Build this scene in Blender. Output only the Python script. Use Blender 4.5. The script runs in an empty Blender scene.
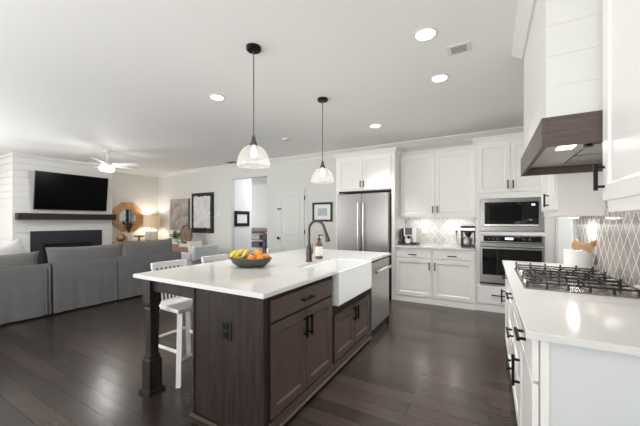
import bpy, bmesh, math, random
from math import sin, cos, pi, radians
from mathutils import Vector, Matrix
random.seed(7)
SC = bpy.context.scene
COL = SC.collection

# ------------------------------------------------------------------ camera, world, light, exposure
EYE = 1.329
cam_d = bpy.data.cameras.new('camera'); cam = bpy.data.objects.new('camera', cam_d); COL.objects.link(cam)
cam.location = (0, 0, EYE); cam.rotation_euler = (pi/2, 0, radians(29.51))
cam_d.sensor_width = 36.0; cam_d.lens = 298.4/640*36.0; cam_d.shift_y = 8.0/640; cam_d.clip_start = .02
SC.camera = cam

w = bpy.data.worlds.new('daylight'); SC.world = w; w.use_nodes = True
bg = w.node_tree.nodes['Background']; bg.inputs[0].default_value = (.97, .985, 1, 1); bg.inputs[1].default_value = 2.0

def area(name, loc, rot, sx, sy, power, col=(1, 1, 1), shape='RECTANGLE', spread=180):
    l = bpy.data.lights.new(name, 'AREA'); l.shape = shape; l.size = sx
    if shape in ('RECTANGLE', 'ELLIPSE'): l.size_y = sy
    l.energy = power; l.color = col; l.spread = radians(spread)
    o = bpy.data.objects.new(name, l); COL.objects.link(o); o.location = loc; o.rotation_euler = rot
    return o
# added fill lamps in place of daylight, unseen, tilted up to brighten ceiling and walls
area('rear_daylight_fill', (-2.0, -2.1, 1.2), (radians(140), 0, 0), 3.3, 1.9, 92, (.985, .99, 1))
area('living_room_daylight_fill', (-7.6, -2.1, 1.25), (radians(102), 0, 0), 2.8, 1.9, 78, (.985, .99, 1))
area('left_daylight_fill', (-9.6, -.7, 1.3), (radians(112), 0, radians(-90)), 2.4, 1.7, 205, (.99, .995, 1), spread=140)
area('kitchen_daylight_fill', (1.6, -2.1, 1.2), (radians(130), 0, radians(12)), 1.6, 1.7, 4, (.985, .985, 1))

vs = SC.view_settings
vs.view_transform = 'Standard'; vs.look = 'None'; vs.gamma = 1; vs.use_curve_mapping = False; vs.exposure = 0.12
SC.cycles.use_denoising = True
SC.cycles.max_bounces = 10; SC.cycles.diffuse_bounces = 6; SC.cycles.transparent_max_bounces = 12
SC.cycles.sample_clamp_indirect = 6

# ------------------------------------------------------------------ materials
def srgb(c):
    return tuple((x/255/12.92 if x/255 <= .04045 else ((x/255+.055)/1.055)**2.4) for x in c) + (1,)
def mat(name, rgb, rough=.5, metal=0, bump=0, bscale=60, var=0, vscale=6, emit=0, stretch=None, spec=.5, coat=0):
    m = bpy.data.materials.new(name); m.use_nodes = True; nt = m.node_tree; N = nt.nodes; L = nt.links
    p = N['Principled BSDF']; base = srgb(rgb)
    p.inputs['Base Color'].default_value = base; p.inputs['Roughness'].default_value = rough
    p.inputs['Metallic'].default_value = metal; p.inputs['Specular IOR Level'].default_value = spec
    p.inputs['Coat Weight'].default_value = coat
    if emit:
        p.inputs['Emission Color'].default_value = base; p.inputs['Emission Strength'].default_value = emit
    if var or bump:
        tc = N.new('ShaderNodeTexCoord'); mp = N.new('ShaderNodeMapping'); L.new(tc.outputs['Object'], mp.inputs[0])
        if stretch: mp.inputs['Scale'].default_value = stretch
    if var:
        n = N.new('ShaderNodeTexNoise'); n.inputs['Scale'].default_value = vscale; n.inputs['Detail'].default_value = 6; n.inputs['Roughness'].default_value = .65
        L.new(mp.outputs[0], n.inputs['Vector'])
        r = N.new('ShaderNodeValToRGB'); L.new(n.outputs['Fac'], r.inputs[0])
        r.color_ramp.elements[0].position = .3; r.color_ramp.elements[1].position = .7
        r.color_ramp.elements[0].color = tuple(x*(1-var) for x in base[:3])+(1,)
        r.color_ramp.elements[1].color = tuple(min(1, x*(1+var)) for x in base[:3])+(1,)
        L.new(r.outputs[0], p.inputs['Base Color'])
    if bump:
        n2 = N.new('ShaderNodeTexNoise'); n2.inputs['Scale'].default_value = bscale; n2.inputs['Detail'].default_value = 4
        L.new(mp.outputs[0], n2.inputs['Vector'])
        b = N.new('ShaderNodeBump'); b.inputs['Strength'].default_value = bump; b.inputs['Distance'].default_value = .01
        L.new(n2.outputs['Fac'], b.inputs['Height']); L.new(b.outputs[0], p.inputs['Normal'])
    return m

M = {}
M['wall'] = mat('wall_paint', (214, 214, 209), .6)
M['hall_wall'] = mat('hall_wall_paint', (236, 236, 236), .6)
M['ceiling'] = mat('ceiling_paint', (244, 243, 240), .7)
M['trim'] = mat('white_trim_paint', (228, 227, 223), .4)
M['shiplap'] = mat('white_shiplap_paint', (232, 231, 228), .45)
M['hoodpaint'] = mat('hood_shiplap_paint', (222, 222, 218), .45)
M['cab'] = mat('white_cabinet_paint', (236, 234, 230), .38)
M['cab_side'] = mat('cabinet_end_grey', (212, 215, 215), .4)  # cooler, darker copy of the cabinet white for the end panel
M['door'] = mat('door_paint', (214, 215, 210), .45)
M['quartz'] = mat('white_quartz', (219, 217, 214), .1, var=.025, vscale=2.5)
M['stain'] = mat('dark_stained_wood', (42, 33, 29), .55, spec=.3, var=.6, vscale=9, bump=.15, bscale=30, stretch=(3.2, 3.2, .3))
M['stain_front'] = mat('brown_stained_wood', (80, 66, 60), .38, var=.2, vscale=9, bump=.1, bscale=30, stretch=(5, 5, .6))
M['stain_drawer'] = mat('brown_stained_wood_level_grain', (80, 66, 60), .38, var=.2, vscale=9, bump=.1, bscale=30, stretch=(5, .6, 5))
M['stain_trim'] = mat('pale_stain_edge', (80, 70, 64), .5)  # base strip a little paler than the stained fronts
M['hoodwood'] = mat('hood_stained_wood', (88, 76, 71), .42, var=.25, vscale=9, bump=.1, bscale=30, stretch=(.7, .7, 6))
M['mantelwood'] = mat('mantel_dark_wood', (36, 29, 26), .6, var=.4, vscale=8, bump=.3, bscale=20, stretch=(5, .5, 5))
M['black'] = mat('black_metal', (26, 25, 25), .35, .6)
M['bronze'] = mat('dark_bronze', (82, 72, 67), .3, .85)
M['graymetal'] = mat('brushed_grey_metal', (110, 105, 100), .35, .8)
M['steel'] = mat('stainless_steel', (150, 148, 145), .28, 1, bump=.03, bscale=40, stretch=(8, 8, .3))
M['steel_lit'] = mat('reflection_lit_steel', (205, 203, 200), .32, 1, bump=.03, bscale=40, stretch=(8, 8, .3))  # the steel, brightened in colour for white cabinets reflected in the dishwasher
M['steel_h'] = mat('stainless_steel_handle', (215, 214, 212), .22, 1)
M['steel_dark'] = mat('dark_steel_side', (60, 60, 61), .4, .7)
M['bglass'] = mat('black_glass', (10, 10, 11), .06, spec=.5)
M['screen'] = mat('black_screen', (3, 3, 4), .3, spec=.1)
M['porcelain'] = mat('white_porcelain', (233, 234, 233), .1, coat=.3)
M['ceramic'] = mat('white_ceramic', (226, 225, 222), .3)
M['iron'] = mat('cast_iron', (60, 56, 54), .4, .5)
M['cooksteel'] = mat('cooktop_steel', (150, 146, 142), .25, .9)
M['burner'] = mat('burner_aluminium', (175, 170, 165), .3, .9)
M['linersteel'] = mat('satin_liner_steel', (196, 190, 184), .45, .5)
M['whitechair'] = mat('white_painted_wood', (232, 231, 229), .35)
M['sofa'] = mat('grey_sofa_linen', (118, 118, 119), .95, bump=.35, bscale=220, var=.08, vscale=4)
M['sofacush'] = mat('grey_cushion_linen', (124, 123, 122), .95, bump=.35, bscale=220, var=.08, vscale=4)
M['chairfab'] = mat('pale_grey_upholstery', (203, 205, 208), .95, bump=.2, bscale=200)
M['cream'] = mat('cream_linen', (226, 220, 206), .95, bump=.2, bscale=150)
M['whitefab'] = mat('white_grey_linen', (214, 213, 210), .95, bump=.2, bscale=150, var=.08)
M['oak'] = mat('honey_wood', (190, 148, 104), .5, var=.22, vscale=8, stretch=(3, .6, 3))
M['oakdark'] = mat('aged_brown_wood', (156, 122, 95), .6, var=.25, vscale=8)
M['spoon'] = mat('beech_wood', (172, 138, 102), .55, var=.12, vscale=10)
M['rattan'] = mat('woven_rattan', (140, 115, 92), .8, var=.4, vscale=40)
M['darkwicker'] = mat('dark_wicker', (70, 58, 50), .8)
M['leaf'] = mat('green_leaf', (66, 84, 42), .6, var=.3, vscale=20)
M['darkleaf'] = mat('dark_green_leaf', (52, 54, 46), .6, var=.3, vscale=20)
M['banana'] = mat('banana_skin', (226, 200, 84), .45, var=.12, vscale=20)
M['greentip'] = mat('banana_stem', (150, 140, 60), .5)
M['orange'] = mat('orange_peel', (240, 150, 52), .45, bump=.2, bscale=180)
M['peach'] = mat('pale_mango_skin', (232, 178, 120), .45, var=.15, vscale=20)
M['bowl'] = mat('dark_green_grey_stoneware', (72, 72, 64), .5, var=.12, vscale=20)
M['amber'] = mat('amber_glass', (112, 66, 34), .1, coat=.5)
M['label'] = mat('paper_label', (236, 234, 230), .6)
M['plasticb'] = mat('black_plastic', (22, 21, 21), .35)
M['graphite'] = mat('graphite_plastic', (62, 62, 63), .35)
M['silverp'] = mat('silver_plastic', (196, 195, 192), .3, .35)
M['pinkcer'] = mat('pink_ceramic', (222, 196, 190), .35)
M['lens'] = mat('lamp_lens', (255, 252, 245), .5, emit=9)
M['bulb'] = mat('bulb_glow', (255, 248, 236), .5, emit=1.4)
M['fanlens'] = mat('fan_light_lens', (255, 253, 250), .5, emit=9)
M['pucklens'] = mat('under_cabinet_lens', (255, 250, 240), .5, emit=28)
M['hoodlens'] = mat('hood_lamp_lens', (255, 248, 232), .5, emit=4)
M['lampshade'] = mat('linen_lamp_shade', (228, 203, 168), .8, emit=.2)
M['display'] = mat('lit_display', (205, 225, 240), .4, emit=1.2)
M['mirror'] = mat('mirror_glass', (205, 210, 214), .03, 1)
M['mat_board'] = mat('white_mat_board', (238, 238, 237), .7)
M['plate'] = mat('white_plate_plastic', (235, 235, 232), .4)
M['fp'] = mat('charcoal_fire_surround', (40, 42, 47), .5)
M['soot'] = mat('black_firebox', (8, 8, 9), .4)
M['slot'] = mat('vent_shadow_grey', (112, 110, 108), .6)
M['bin'] = mat('blue_grey_bin', (104, 110, 122), .7)
M['taupe'] = mat('taupe_blanket', (168, 156, 148), .9, var=.2, vscale=6)

def floor_mat():
    m = bpy.data.materials.new('dark_hardwood_planks'); m.use_nodes = True; nt = m.node_tree; N = nt.nodes; L = nt.links
    p = N['Principled BSDF']; tc = N.new('ShaderNodeTexCoord')
    br = N.new('ShaderNodeTexBrick'); br.offset = .37; br.offset_frequency = 2
    L.new(tc.outputs['Object'], br.inputs['Vector'])
    br.inputs['Color1'].default_value = srgb((68, 57, 51)); br.inputs['Color2'].default_value = srgb((48, 40, 36))
    br.inputs['Mortar'].default_value = srgb((20, 17, 17)); br.inputs['Scale'].default_value = 1
    br.inputs['Mortar Size'].default_value = .0022; br.inputs['Brick Width'].default_value = 1.35; br.inputs['Row Height'].default_value = .13
    br.inputs['Mortar Smooth'].default_value = .2; br.inputs['Bias'].default_value = 0
    mp = N.new('ShaderNodeMapping'); mp.inputs['Scale'].default_value = (.7, 7, 1); L.new(tc.outputs['Object'], mp.inputs[0])
    n = N.new('ShaderNodeTexNoise'); n.inputs['Scale'].default_value = 5; n.inputs['Detail'].default_value = 8; n.inputs['Roughness'].default_value = .65
    L.new(mp.outputs[0], n.inputs['Vector'])
    mx = N.new('ShaderNodeMixRGB'); mx.blend_type = 'OVERLAY'; mx.inputs[0].default_value = .35
    L.new(br.outputs['Color'], mx.inputs[1]); L.new(n.outputs['Fac'], mx.inputs[2]); L.new(mx.outputs[0], p.inputs['Base Color'])
    mr = N.new('ShaderNodeMapRange'); L.new(n.outputs['Fac'], mr.inputs[0]); mr.inputs[3].default_value = .17; mr.inputs[4].default_value = .30
    L.new(mr.outputs[0], p.inputs['Roughness'])
    b1 = N.new('ShaderNodeBump'); b1.inputs['Strength'].default_value = .35; b1.inputs['Distance'].default_value = .004; b1.invert = True
    L.new(br.outputs['Fac'], b1.inputs['Height'])
    b2 = N.new('ShaderNodeBump'); b2.inputs['Strength'].default_value = .07; b2.inputs['Distance'].default_value = .01
    L.new(n.outputs['Fac'], b2.inputs['Height']); L.new(b1.outputs[0], b2.inputs['Normal']); L.new(b2.outputs[0], p.inputs['Normal'])
    p.inputs['Specular IOR Level'].default_value = .5
    return m
M['floor'] = floor_mat()

def tile_mat(name, tile, grout, ah, av, axis):
    """lantern lattice: pointed tiles with curved sides, white joints"""
    m = bpy.data.materials.new(name); m.use_nodes = True; nt = m.node_tree; N = nt.nodes; L = nt.links
    p = N['Principled BSDF']; tc = N.new('ShaderNodeTexCoord'); sp = N.new('ShaderNodeSeparateXYZ'); L.new(tc.outputs['Object'], sp.inputs[0])
    def mth(op, a, b=None):
        n = N.new('ShaderNodeMath'); n.operation = op
        for i, v in enumerate((a, b)):
            if v is None: continue
            if isinstance(v, (int, float)): n.inputs[i].default_value = v
            else: L.new(v, n.inputs[i])
        return n.outputs[0]
    h = mth('DIVIDE', sp.outputs[axis], ah); v = mth('DIVIDE', sp.outputs[2], av)
    wob = mth('MULTIPLY', mth('SINE', mth('MULTIPLY', v, 4*pi)), .03)
    hu = mth('ADD', h, wob); hv = mth('SUBTRACT', h, wob)
    a = mth('ADD', hu, v); b = mth('SUBTRACT', hv, v)
    def edge(x):
        f = mth('FRACT', x); return mth('MINIMUM', f, mth('SUBTRACT', 1, f))
    e = mth('MINIMUM', edge(a), edge(b))
    g = mth('LESS_THAN', e, .042)
    idc = N.new('ShaderNodeCombineXYZ'); L.new(mth('FLOOR', a), idc.inputs[0]); L.new(mth('FLOOR', b), idc.inputs[1])
    wn = N.new('ShaderNodeTexWhiteNoise'); L.new(idc.outputs[0], wn.inputs[0])
    r = N.new('ShaderNodeValToRGB'); L.new(wn.outputs['Value'], r.inputs[0]); c = srgb(tile)
    r.color_ramp.elements[0].color = tuple(x*.8 for x in c[:3])+(1,); r.color_ramp.elements[1].color = tuple(min(1, x*1.15) for x in c[:3])+(1,)
    mx = N.new('ShaderNodeMixRGB'); L.new(g, mx.inputs[0]); L.new(r.outputs[0], mx.inputs[1]); mx.inputs[2].default_value = srgb(grout)
    L.new(mx.outputs[0], p.inputs['Base Color'])
    L.new(mth('ADD', mth('MULTIPLY', g, .5), .14), p.inputs['Roughness'])
    bp = N.new('ShaderNodeBump'); bp.inputs['Strength'].default_value = .5; bp.inputs['Distance'].default_value = .004
    L.new(mth('MINIMUM', e, .12), bp.inputs['Height']); L.new(bp.outputs[0], p.inputs['Normal'])
    return m
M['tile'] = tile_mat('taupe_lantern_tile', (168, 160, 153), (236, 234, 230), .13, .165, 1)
M['tile_back'] = tile_mat('lamplit_lantern_tile', (203, 199, 195), (232, 230, 227), .13, .165, 0)  # the taupe tile, lightened in colour for the under-cabinet lamps' glow

def art_mat(name, c0, c1, scale, lo, hi):
    m = bpy.data.materials.new(name); m.use_nodes = True; N = m.node_tree.nodes; L = m.node_tree.links
    p = N['Principled BSDF']; tc = N.new('ShaderNodeTexCoord'); n = N.new('ShaderNodeTexNoise'); n.inputs['Scale'].default_value = scale; n.inputs['Detail'].default_value = 8
    n.inputs['Roughness'].default_value = .7
    L.new(tc.outputs['Object'], n.inputs['Vector']); r = N.new('ShaderNodeValToRGB'); L.new(n.outputs['Fac'], r.inputs[0])
    r.color_ramp.elements[0].position = lo; r.color_ramp.elements[1].position = hi
    r.color_ramp.elements[0].color = srgb(c0); r.color_ramp.elements[1].color = srgb(c1)
    L.new(r.outputs[0], p.inputs['Base Color']); p.inputs['Roughness'].default_value = .8
    return m
M['artgrey'] = art_mat('taupe_abstract_canvas', (132, 122, 114), (188, 181, 173), 3.5, .38, .6)
M['artblue'] = art_mat('pale_blue_print', (150, 168, 180), (205, 212, 214), 14, .4, .62)
M['distress'] = art_mat('distressed_black_paint', (38, 36, 36), (150, 147, 143), 6, .6, .72)
M['artwhite'] = art_mat('chalky_white_panel', (196, 196, 193), (222, 222, 220), 5, .35, .6)
M['sphere'] = art_mat('carved_sphere', (90, 66, 46), (176, 140, 104), 9, .45, .55)

def glass_mat():
    m = bpy.data.materials.new('ribbed_clear_glass'); m.use_nodes = True; N = m.node_tree.nodes; L = m.node_tree.links
    p = N['Principled BSDF']; p.inputs['Base Color'].default_value = (.95, .95, .95, 1); p.inputs['Roughness'].default_value = .12
    p.inputs['Specular IOR Level'].default_value = .8
    t = N.new('ShaderNodeBsdfTransparent'); mx = N.new('ShaderNodeMixShader')
    tl = N.new('ShaderNodeBsdfTranslucent'); tl.inputs[0].default_value = (.97, .96, .94, 1)
    m2 = N.new('ShaderNodeMixShader'); m2.inputs[0].default_value = .6
    L.new(p.outputs[0], m2.inputs[1]); L.new(tl.outputs[0], m2.inputs[2])
    mx.inputs[0].default_value = .21
    L.new(t.outputs[0], mx.inputs[1]); L.new(m2.outputs[0], mx.inputs[2]); L.new(mx.outputs[0], N['Material Output'].inputs[0])
    return m
M['glass'] = glass_mat()

# ------------------------------------------------------------------ helpers
def south(y): return lambda a, b, c: (a, y-b, c)     # front that faces the camera's side of the room
def east(x): return lambda a, b, c: (x+b, a, c)
def west(x): return lambda a, b, c: (x-b, a, c)
IDT = lambda a, b, c: (a, b, c)

class MB:
    def __init__(s, T=IDT): s.bm = bmesh.new(); s.T = T
    def v(s, a, b, c): return s.bm.verts.new(s.T(a, b, c))
    def box(s, a0, a1, b0, b1, c0, c1, bev=0):
        vs = [s.v(a, b, c) for a in (a0, a1) for b in (b0, b1) for c in (c0, c1)]
        fs = [s.bm.faces.new([vs[i] for i in q]) for q in ((0, 1, 3, 2), (4, 6, 7, 5), (0, 4, 5, 1), (2, 3, 7, 6), (0, 2, 6, 4), (1, 5, 7, 3))]
        if bev:
            es = list({e for f in fs for e in f.edges})
            bmesh.ops.recalc_face_normals(s.bm, faces=fs)
            bmesh.ops.bevel(s.bm, geom=es, offset=bev, segments=2, affect='EDGES', profile=.5)
        return s
    def prism(s, pts, c0, c1, order='abc'):
        """polygon in the first two axes of order, extruded along the third"""
        def P(p, c):
            d = {order[0]: p[0], order[1]: p[1], order[2]: c}; return s.v(d['a'], d['b'], d['c'])
        lo = [P(p, c0) for p in pts]; hi = [P(p, c1) for p in pts]; n = len(pts)
        s.bm.faces.new(lo); s.bm.faces.new(hi)
        for i in range(n): s.bm.faces.new((lo[i], lo[(i+1) % n], hi[(i+1) % n], hi[i]))
        return s
    def rings(s, rs, cap0=True, cap1=True, closed=False):
        R = [[s.v(*p) for p in r] for r in rs]; n = len(R[0])
        for i in range(len(R)-1 if not closed else len(R)):
            A, B = R[i], R[(i+1) % len(R)]
            for j in range(n): s.bm.faces.new((A[j], A[(j+1) % n], B[(j+1) % n], B[j]))
        if not closed:
            if cap0: s.bm.faces.new(R[0])
            if cap1: s.bm.faces.new(R[-1])
        return s
    def lathe(s, prof, c=(0, 0, 0), n=24, sx=1, sy=1, cap0=True, cap1=True):
        rs = [[(c[0]+r*sx*cos(2*pi*j/n), c[1]+r*sy*sin(2*pi*j/n), c[2]+z) for j in range(n)] for r, z in prof]
        return s.rings(rs, cap0, cap1)
    def tube(s, pts, r, n=10, closed=False, flat=1):
        P = [Vector(p) for p in pts]; N = len(P); rs = []
        rr = r if isinstance(r, (list, tuple)) else [r]*N
        up = None
        for i in range(N):
            if closed: t = (P[(i+1) % N]-P[i-1]).normalized()
            else: t = (P[min(i+1, N-1)]-P[max(i-1, 0)]).normalized()
            if up is None:
                up = Vector((0, 0, 1)) if abs(t.z) < .9 else Vector((1, 0, 0))
            x = t.cross(up).normalized(); up = x.cross(t).normalized()
            rs.append([tuple(P[i]+rr[i]*(cos(2*pi*j/n)*x+flat*sin(2*pi*j/n)*up)) for j in range(n)])
        return s.rings(rs, closed=closed)
    def cyl(s, p0, p1, r, n=16): return s.tube([p0, p1], r, n)
    def panel(s, a0, a1, c0, c1, t=.02, st=.058, b0=0, rec=.009, w=.013):
        """frame and recessed panel front"""
        def R(i, b): return [(a0+i, b, c0+i), (a1-i, b, c0+i), (a1-i, b, c1-i), (a0+i, b, c1-i)]
        return s.rings([R(0, b0), R(0, b0+t-.002), R(.002, b0+t), R(st, b0+t), R(st+w, b0+t-rec), R(st+w+.001, b0+t-rec)])
    def slab(s, a0, a1, c0, c1, t=.02, b0=0, e=.006):
        def R(i, b): return [(a0+i, b, c0+i), (a1-i, b, c0+i), (a1-i, b, c1-i), (a0+i, b, c1-i)]
        return s.rings([R(0, b0), R(0, b0+t-e*.6), R(e, b0+t)])
    def pull(s, a, c, ln, b0, vert=True, r=.007, out=.032):
        h = ln/2; k = h*.72
        if vert:
            s.box(a-r, a+r, b0+out-r, b0+out+r, c-h, c+h)
            for q in (-k, k): s.box(a-r*.8, a+r*.8, b0, b0+out, c+q-r*.8, c+q+r*.8)
        else:
            s.box(a-h, a+h, b0+out-r, b0+out+r, c-r, c+r)
            for q in (-k, k): s.box(a+q-r*.8, a+q+r*.8, b0, b0+out, c-r*.8, c+r*.8)
        return s
    def puff(s, c, size, e=.45, nu=28, nv=16, e2=None, noise=0):
        """cushion: superellipsoid"""
        e2 = e if e2 is None else e2
        f = lambda x, p: math.copysign(abs(x)**p, x)
        rs = []
        for i in range(1, nv):
            ph = -pi/2+pi*i/nv
            ring = []
            for j in range(nu):
                th = 2*pi*j/nu
                x = f(cos(ph), e2)*f(cos(th), e); y = f(cos(ph), e2)*f(sin(th), e); z = f(sin(ph), e2)
                k = 1+noise*sin(5*x+3*z+c[1]*7)*cos(4*y-2*z+c[0]*3)
                ring.append((c[0]+size[0]/2*x*k, c[1]+size[1]/2*y*k, c[2]+size[2]/2*z*k))
            rs.append(ring)
        return s.rings(rs)
    def pillow(s, wd, ht, th, sag=.10, pw=.5, n=22):
        for side in (-1, 1):
            g = [[None]*(n+1) for _ in range(n+1)]
            for i in range(n+1):
                for j in range(n+1):
                    a, c = -1+2*i/n, -1+2*j/n
                    y = wd/2*a*(1-sag*.5*(1-c*c)); z = ht/2*c*(1-sag*(1-a*a)*(1 if c > 0 else .2))
                    x = side*th/2*max(0, (1-a**4)*(1-c**4))**pw
                    g[i][j] = s.v(x, y, z)
            for i in range(n):
                for j in range(n): s.bm.faces.new((g[i][j], g[i+1][j], g[i+1][j+1], g[i][j+1]))
        return s
    def build(s, name, m, parent=None, world=True, smooth=False, xf=None):
        bm = s.bm
        bmesh.ops.remove_doubles(bm, verts=bm.verts, dist=1e-6)
        bmesh.ops.recalc_face_normals(bm, faces=bm.faces)
        if xf is not None: bmesh.ops.transform(bm, matrix=xf, verts=bm.verts)
        if parent is not None and world:
            r = parent
            while r.parent: r = r.parent
            bmesh.ops.translate(bm, vec=-r.location, verts=bm.verts)
        me = bpy.data.meshes.new(name); bm.to_mesh(me); bm.free()
        if smooth:
            for p in me.polygons: p.use_smooth = True
            try: me.set_sharp_from_angle(angle=radians(38))
            except Exception: pass
        o = bpy.data.objects.new(name, me); COL.objects.link(o)
        me.materials.append(M[m] if isinstance(m, str) else m)
        if parent is not None: o.parent = parent
        return o

def tag(o, label, cat, group=None):
    o['label'] = label; o['category'] = cat
    if group: o['group'] = group
    return o
def thing(name, label, cat, loc=(0, 0, 0), group=None, rz=0):
    o = bpy.data.objects.new(name, None); COL.objects.link(o); o.location = loc; o.rotation_euler = (0, 0, rz)
    o.empty_display_size = .1
    bpy.context.view_layer.update()
    return tag(o, label, cat, group)
def dup(root, loc, label, rz=None):
    r = root.copy(); COL.objects.link(r); r.location = loc; r['label'] = label
    if rz is not None: r.rotation_euler = (0, 0, rz)
    for ch in list(root.children):
        c = ch.copy(); COL.objects.link(c); c.parent = r
        for g in list(ch.children):
            d = g.copy(); COL.objects.link(d); d.parent = c
    return r
def struct(name, mb, m, parent=None, smooth=False):
    o = mb.build(name, m, parent, smooth=smooth)
    if parent is None: o['kind'] = 'structure'
    return o

# ------------------------------------------------------------------ the setting
CE = 2.81; YB = 5.70; XR = .79; XL = -9.13; XLL = -9.75
struct('floor', MB().box(-12, 3.2, -2.4, 9.6, -.06, 0), 'floor')
struct('ceiling', MB().box(-12, 3.2, -2.4, 9.6, CE, CE+.06), 'ceiling')
# back wall with the hall opening
b = MB(); b.box(XL-.1, -5.91, YB, YB+.12, 0, CE).box(-5.91, -4.71, YB, YB+.12, 2.43, CE).box(-4.71, .9, YB, YB+.12, 0, CE)
struct('wall_back', b, 'wall')
b = MB(); b.box(XL-.1, XL, 3.4, YB, 0, CE); b.box(XLL-.1, XLL, -2.4, 3.4, 0, CE); b.box(XLL, XL-.1, 3.35, 3.4, 0, CE)
struct('wall_left', b, 'wall')
b = MB(); b.box(XR, XR+.12, -.4, 4.05, 0, CE).box(XR, XR+.12, 4.05, 4.95, 2.08, CE).box(XR, XR+.12, 4.95, YB, 0, CE)
struct('wall_right', b, 'wall')
# shiplap chimney breast
BX, BY0, BY1 = -8.90, 2.32, 4.27
b = MB(); b.box(XLL, BX-.022, BY0+.022, BY1-.022, 0, CE)
z = 0
while z < CE-.01:
    z1 = min(z+.152, CE)
    b.box(XLL, BX, BY0, BY1, z+.012, z1)
    z = z1
struct('wall_fireplace', b, 'shiplap')
# hall and rooms beyond
b = MB(); b.box(-6.03, -5.91, YB+.12, 6.46, 0, CE); struct('wall_hall_left', b, 'hall_wall')
struct('wall_hall_right', MB().box(-4.71, -4.6, YB+.12, 9.3, 0, CE), 'hall_wall')
struct('wall_hall_far', MB().box(-11.5, -4.6, 9.3, 9.4, 0, CE), 'hall_wall')
struct('wall_hall_end', MB().box(-11.5, -11.4, YB+.12, 9.3, 0, CE), 'hall_wall')
b = MB(); b.box(2.3, 2.4, 3.4, 5.82, 0, CE).box(XR+.12, 2.4, 3.3, 3.4, 0, CE).box(XR+.12, 2.4, 5.7, 5.82, 0, CE)
struct('wall_side_hall', b, 'hall_wall')
b = MB(); b.box(-9.85, 3.2, -2.52, -2.4, 0, .35).box(-9.85, 3.2, -2.52, -2.4, 2.3, CE)
for x0_, x1_ in ((-9.85, -9.1), (-6.1, -3.75), (-.2, .8), (2.4, 3.2)): b.box(x0_, x1_, -2.52, -2.4, .35, 2.3)  # unseen piers and gaps placed to shape the refrigerator's reflections
struct('wall_rear', b, 'wall')
struct('wall_kitchen_side', MB().box(3.2, 3.3, -2.52, 3.3, 0, CE), 'wall')
# openings' casings, crown, baseboards
b = MB(); b.box(XR-.018, XR, 3.97, 4.05, 0, 2.16).box(XR-.018, XR, 4.95, 5.03, 0, 2.16).box(XR-.018, XR, 4.05, 4.95, 2.08, 2.16)
b.box(XR, XR+.12, 4.05, 4.065, 0, 2.08).box(XR, XR+.12, 4.935, 4.95, 0, 2.08)
struct('trim_1', b, 'trim')
def crown(mb, p0, p1, nx, ny, drop=.105, proj=.085):
    prof = [(0, 0), (proj, 0), (proj, .018), (proj*.82, .03), (proj*.55, .052), (proj*.32, .075), (.016, drop-.02), (.016, drop), (0, drop)]
    rs = []
    for q in (p0, p1): rs.append([(q[0]+nx*u, q[1]+ny*u, CE-d) for u, d in prof])
    return mb.rings(rs)
struct('trim_2', crown(MB(), (XL, YB), (XR, YB), 0, -1), 'trim')
struct('trim_3', crown(MB(), (XL, BY1), (XL, YB-.086), 1, 0), 'trim')
b = MB(); b.box(XL, -5.91, YB-.015, YB, 0, .13).box(-4.71, -4.46, YB-.015, YB, 0, .13).box(-3.55, -2.50, YB-.015, YB, 0, .13)
struct('baseboard_back', b, 'trim')
struct('baseboard_left', MB().box(XL, XL+.015, BY1, YB-.016, 0, .13), 'trim')
struct('baseboard_hall', MB().box(-5.91, -5.895, YB+.12, 6.46, 0, .13), 'trim')

# hall door
dr = MB(south(YB)); dr.box(-4.385, -3.625, .001, .012, 0, 2.06)
def rail(mb, pts): mb.tube(pts, .006, 8, closed=True)
x0, x1 = -4.26, -3.75
top = [(x0+(x1-x0)*k/10, .012, 1.84+.055*sin(pi*k/10)) for k in range(11)]
rail(dr, [(x0, .012, 1.02)]+top+[(x1, .012, 1.02)])
rail(dr, [(x0, .012, .22), (x0, .012, .88), (x1, .012, .88), (x1, .012, .22)])
door = struct('door_1', dr, 'door')
k = MB(south(YB)); k.cyl((-4.335, .012, .925), (-4.335, .045, .925), .012); k.box(-4.365, -4.305, .04, .07, .895, .955, .012); k.build('door_knob', 'black', door)
k = MB(south(YB)); k.box(-4.38, -4.27, .013, .03, 1.60, 1.63, .004); k.build('door_latch', 'black', door)
for z in (1.85, 1.08, .28):
    MB(south(YB)).cyl((-3.618, .012, z-.05), (-3.618, .012, z+.05), .012).build('hinge', 'black', door)
b = MB(south(YB)); b.box(-4.455, -4.39, 0, .005, 0, 2.13).box(-3.612, -3.547, 0, .005, 0, 2.13).box(-4.39, -3.612, 0, .005, 2.072, 2.13)
struct('trim_4', b, 'door')

# backsplash tiles on the walls
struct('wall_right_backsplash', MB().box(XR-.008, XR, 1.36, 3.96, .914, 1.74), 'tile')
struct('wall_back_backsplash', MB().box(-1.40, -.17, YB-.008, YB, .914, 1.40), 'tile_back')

# ------------------------------------------------------------------ kitchen island
IX0, IX1, IY0, IY1 = -2.435, -1.113, 1.315, 3.863
ct = MB()
sy0, sy1, sxb = 2.262, 3.075, -1.53
ct.prism([(IX0, IY0), (IX1, IY0), (IX1, sy0), (sxb, sy0), (sxb, sy1), (IX1, sy1), (IX1, IY1), (IX0, IY1)], .884, .914)
es = list(ct.bm.edges); bmesh.ops.recalc_face_normals(ct.bm, faces=ct.bm.faces); bmesh.ops.bevel(ct.bm, geom=es, offset=.004, segments=2, affect='EDGES')
tag(ct.build('island_countertop', 'quartz'), 'long white quartz countertop on the dark wood island, with a bar overhang', 'countertop')

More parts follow.
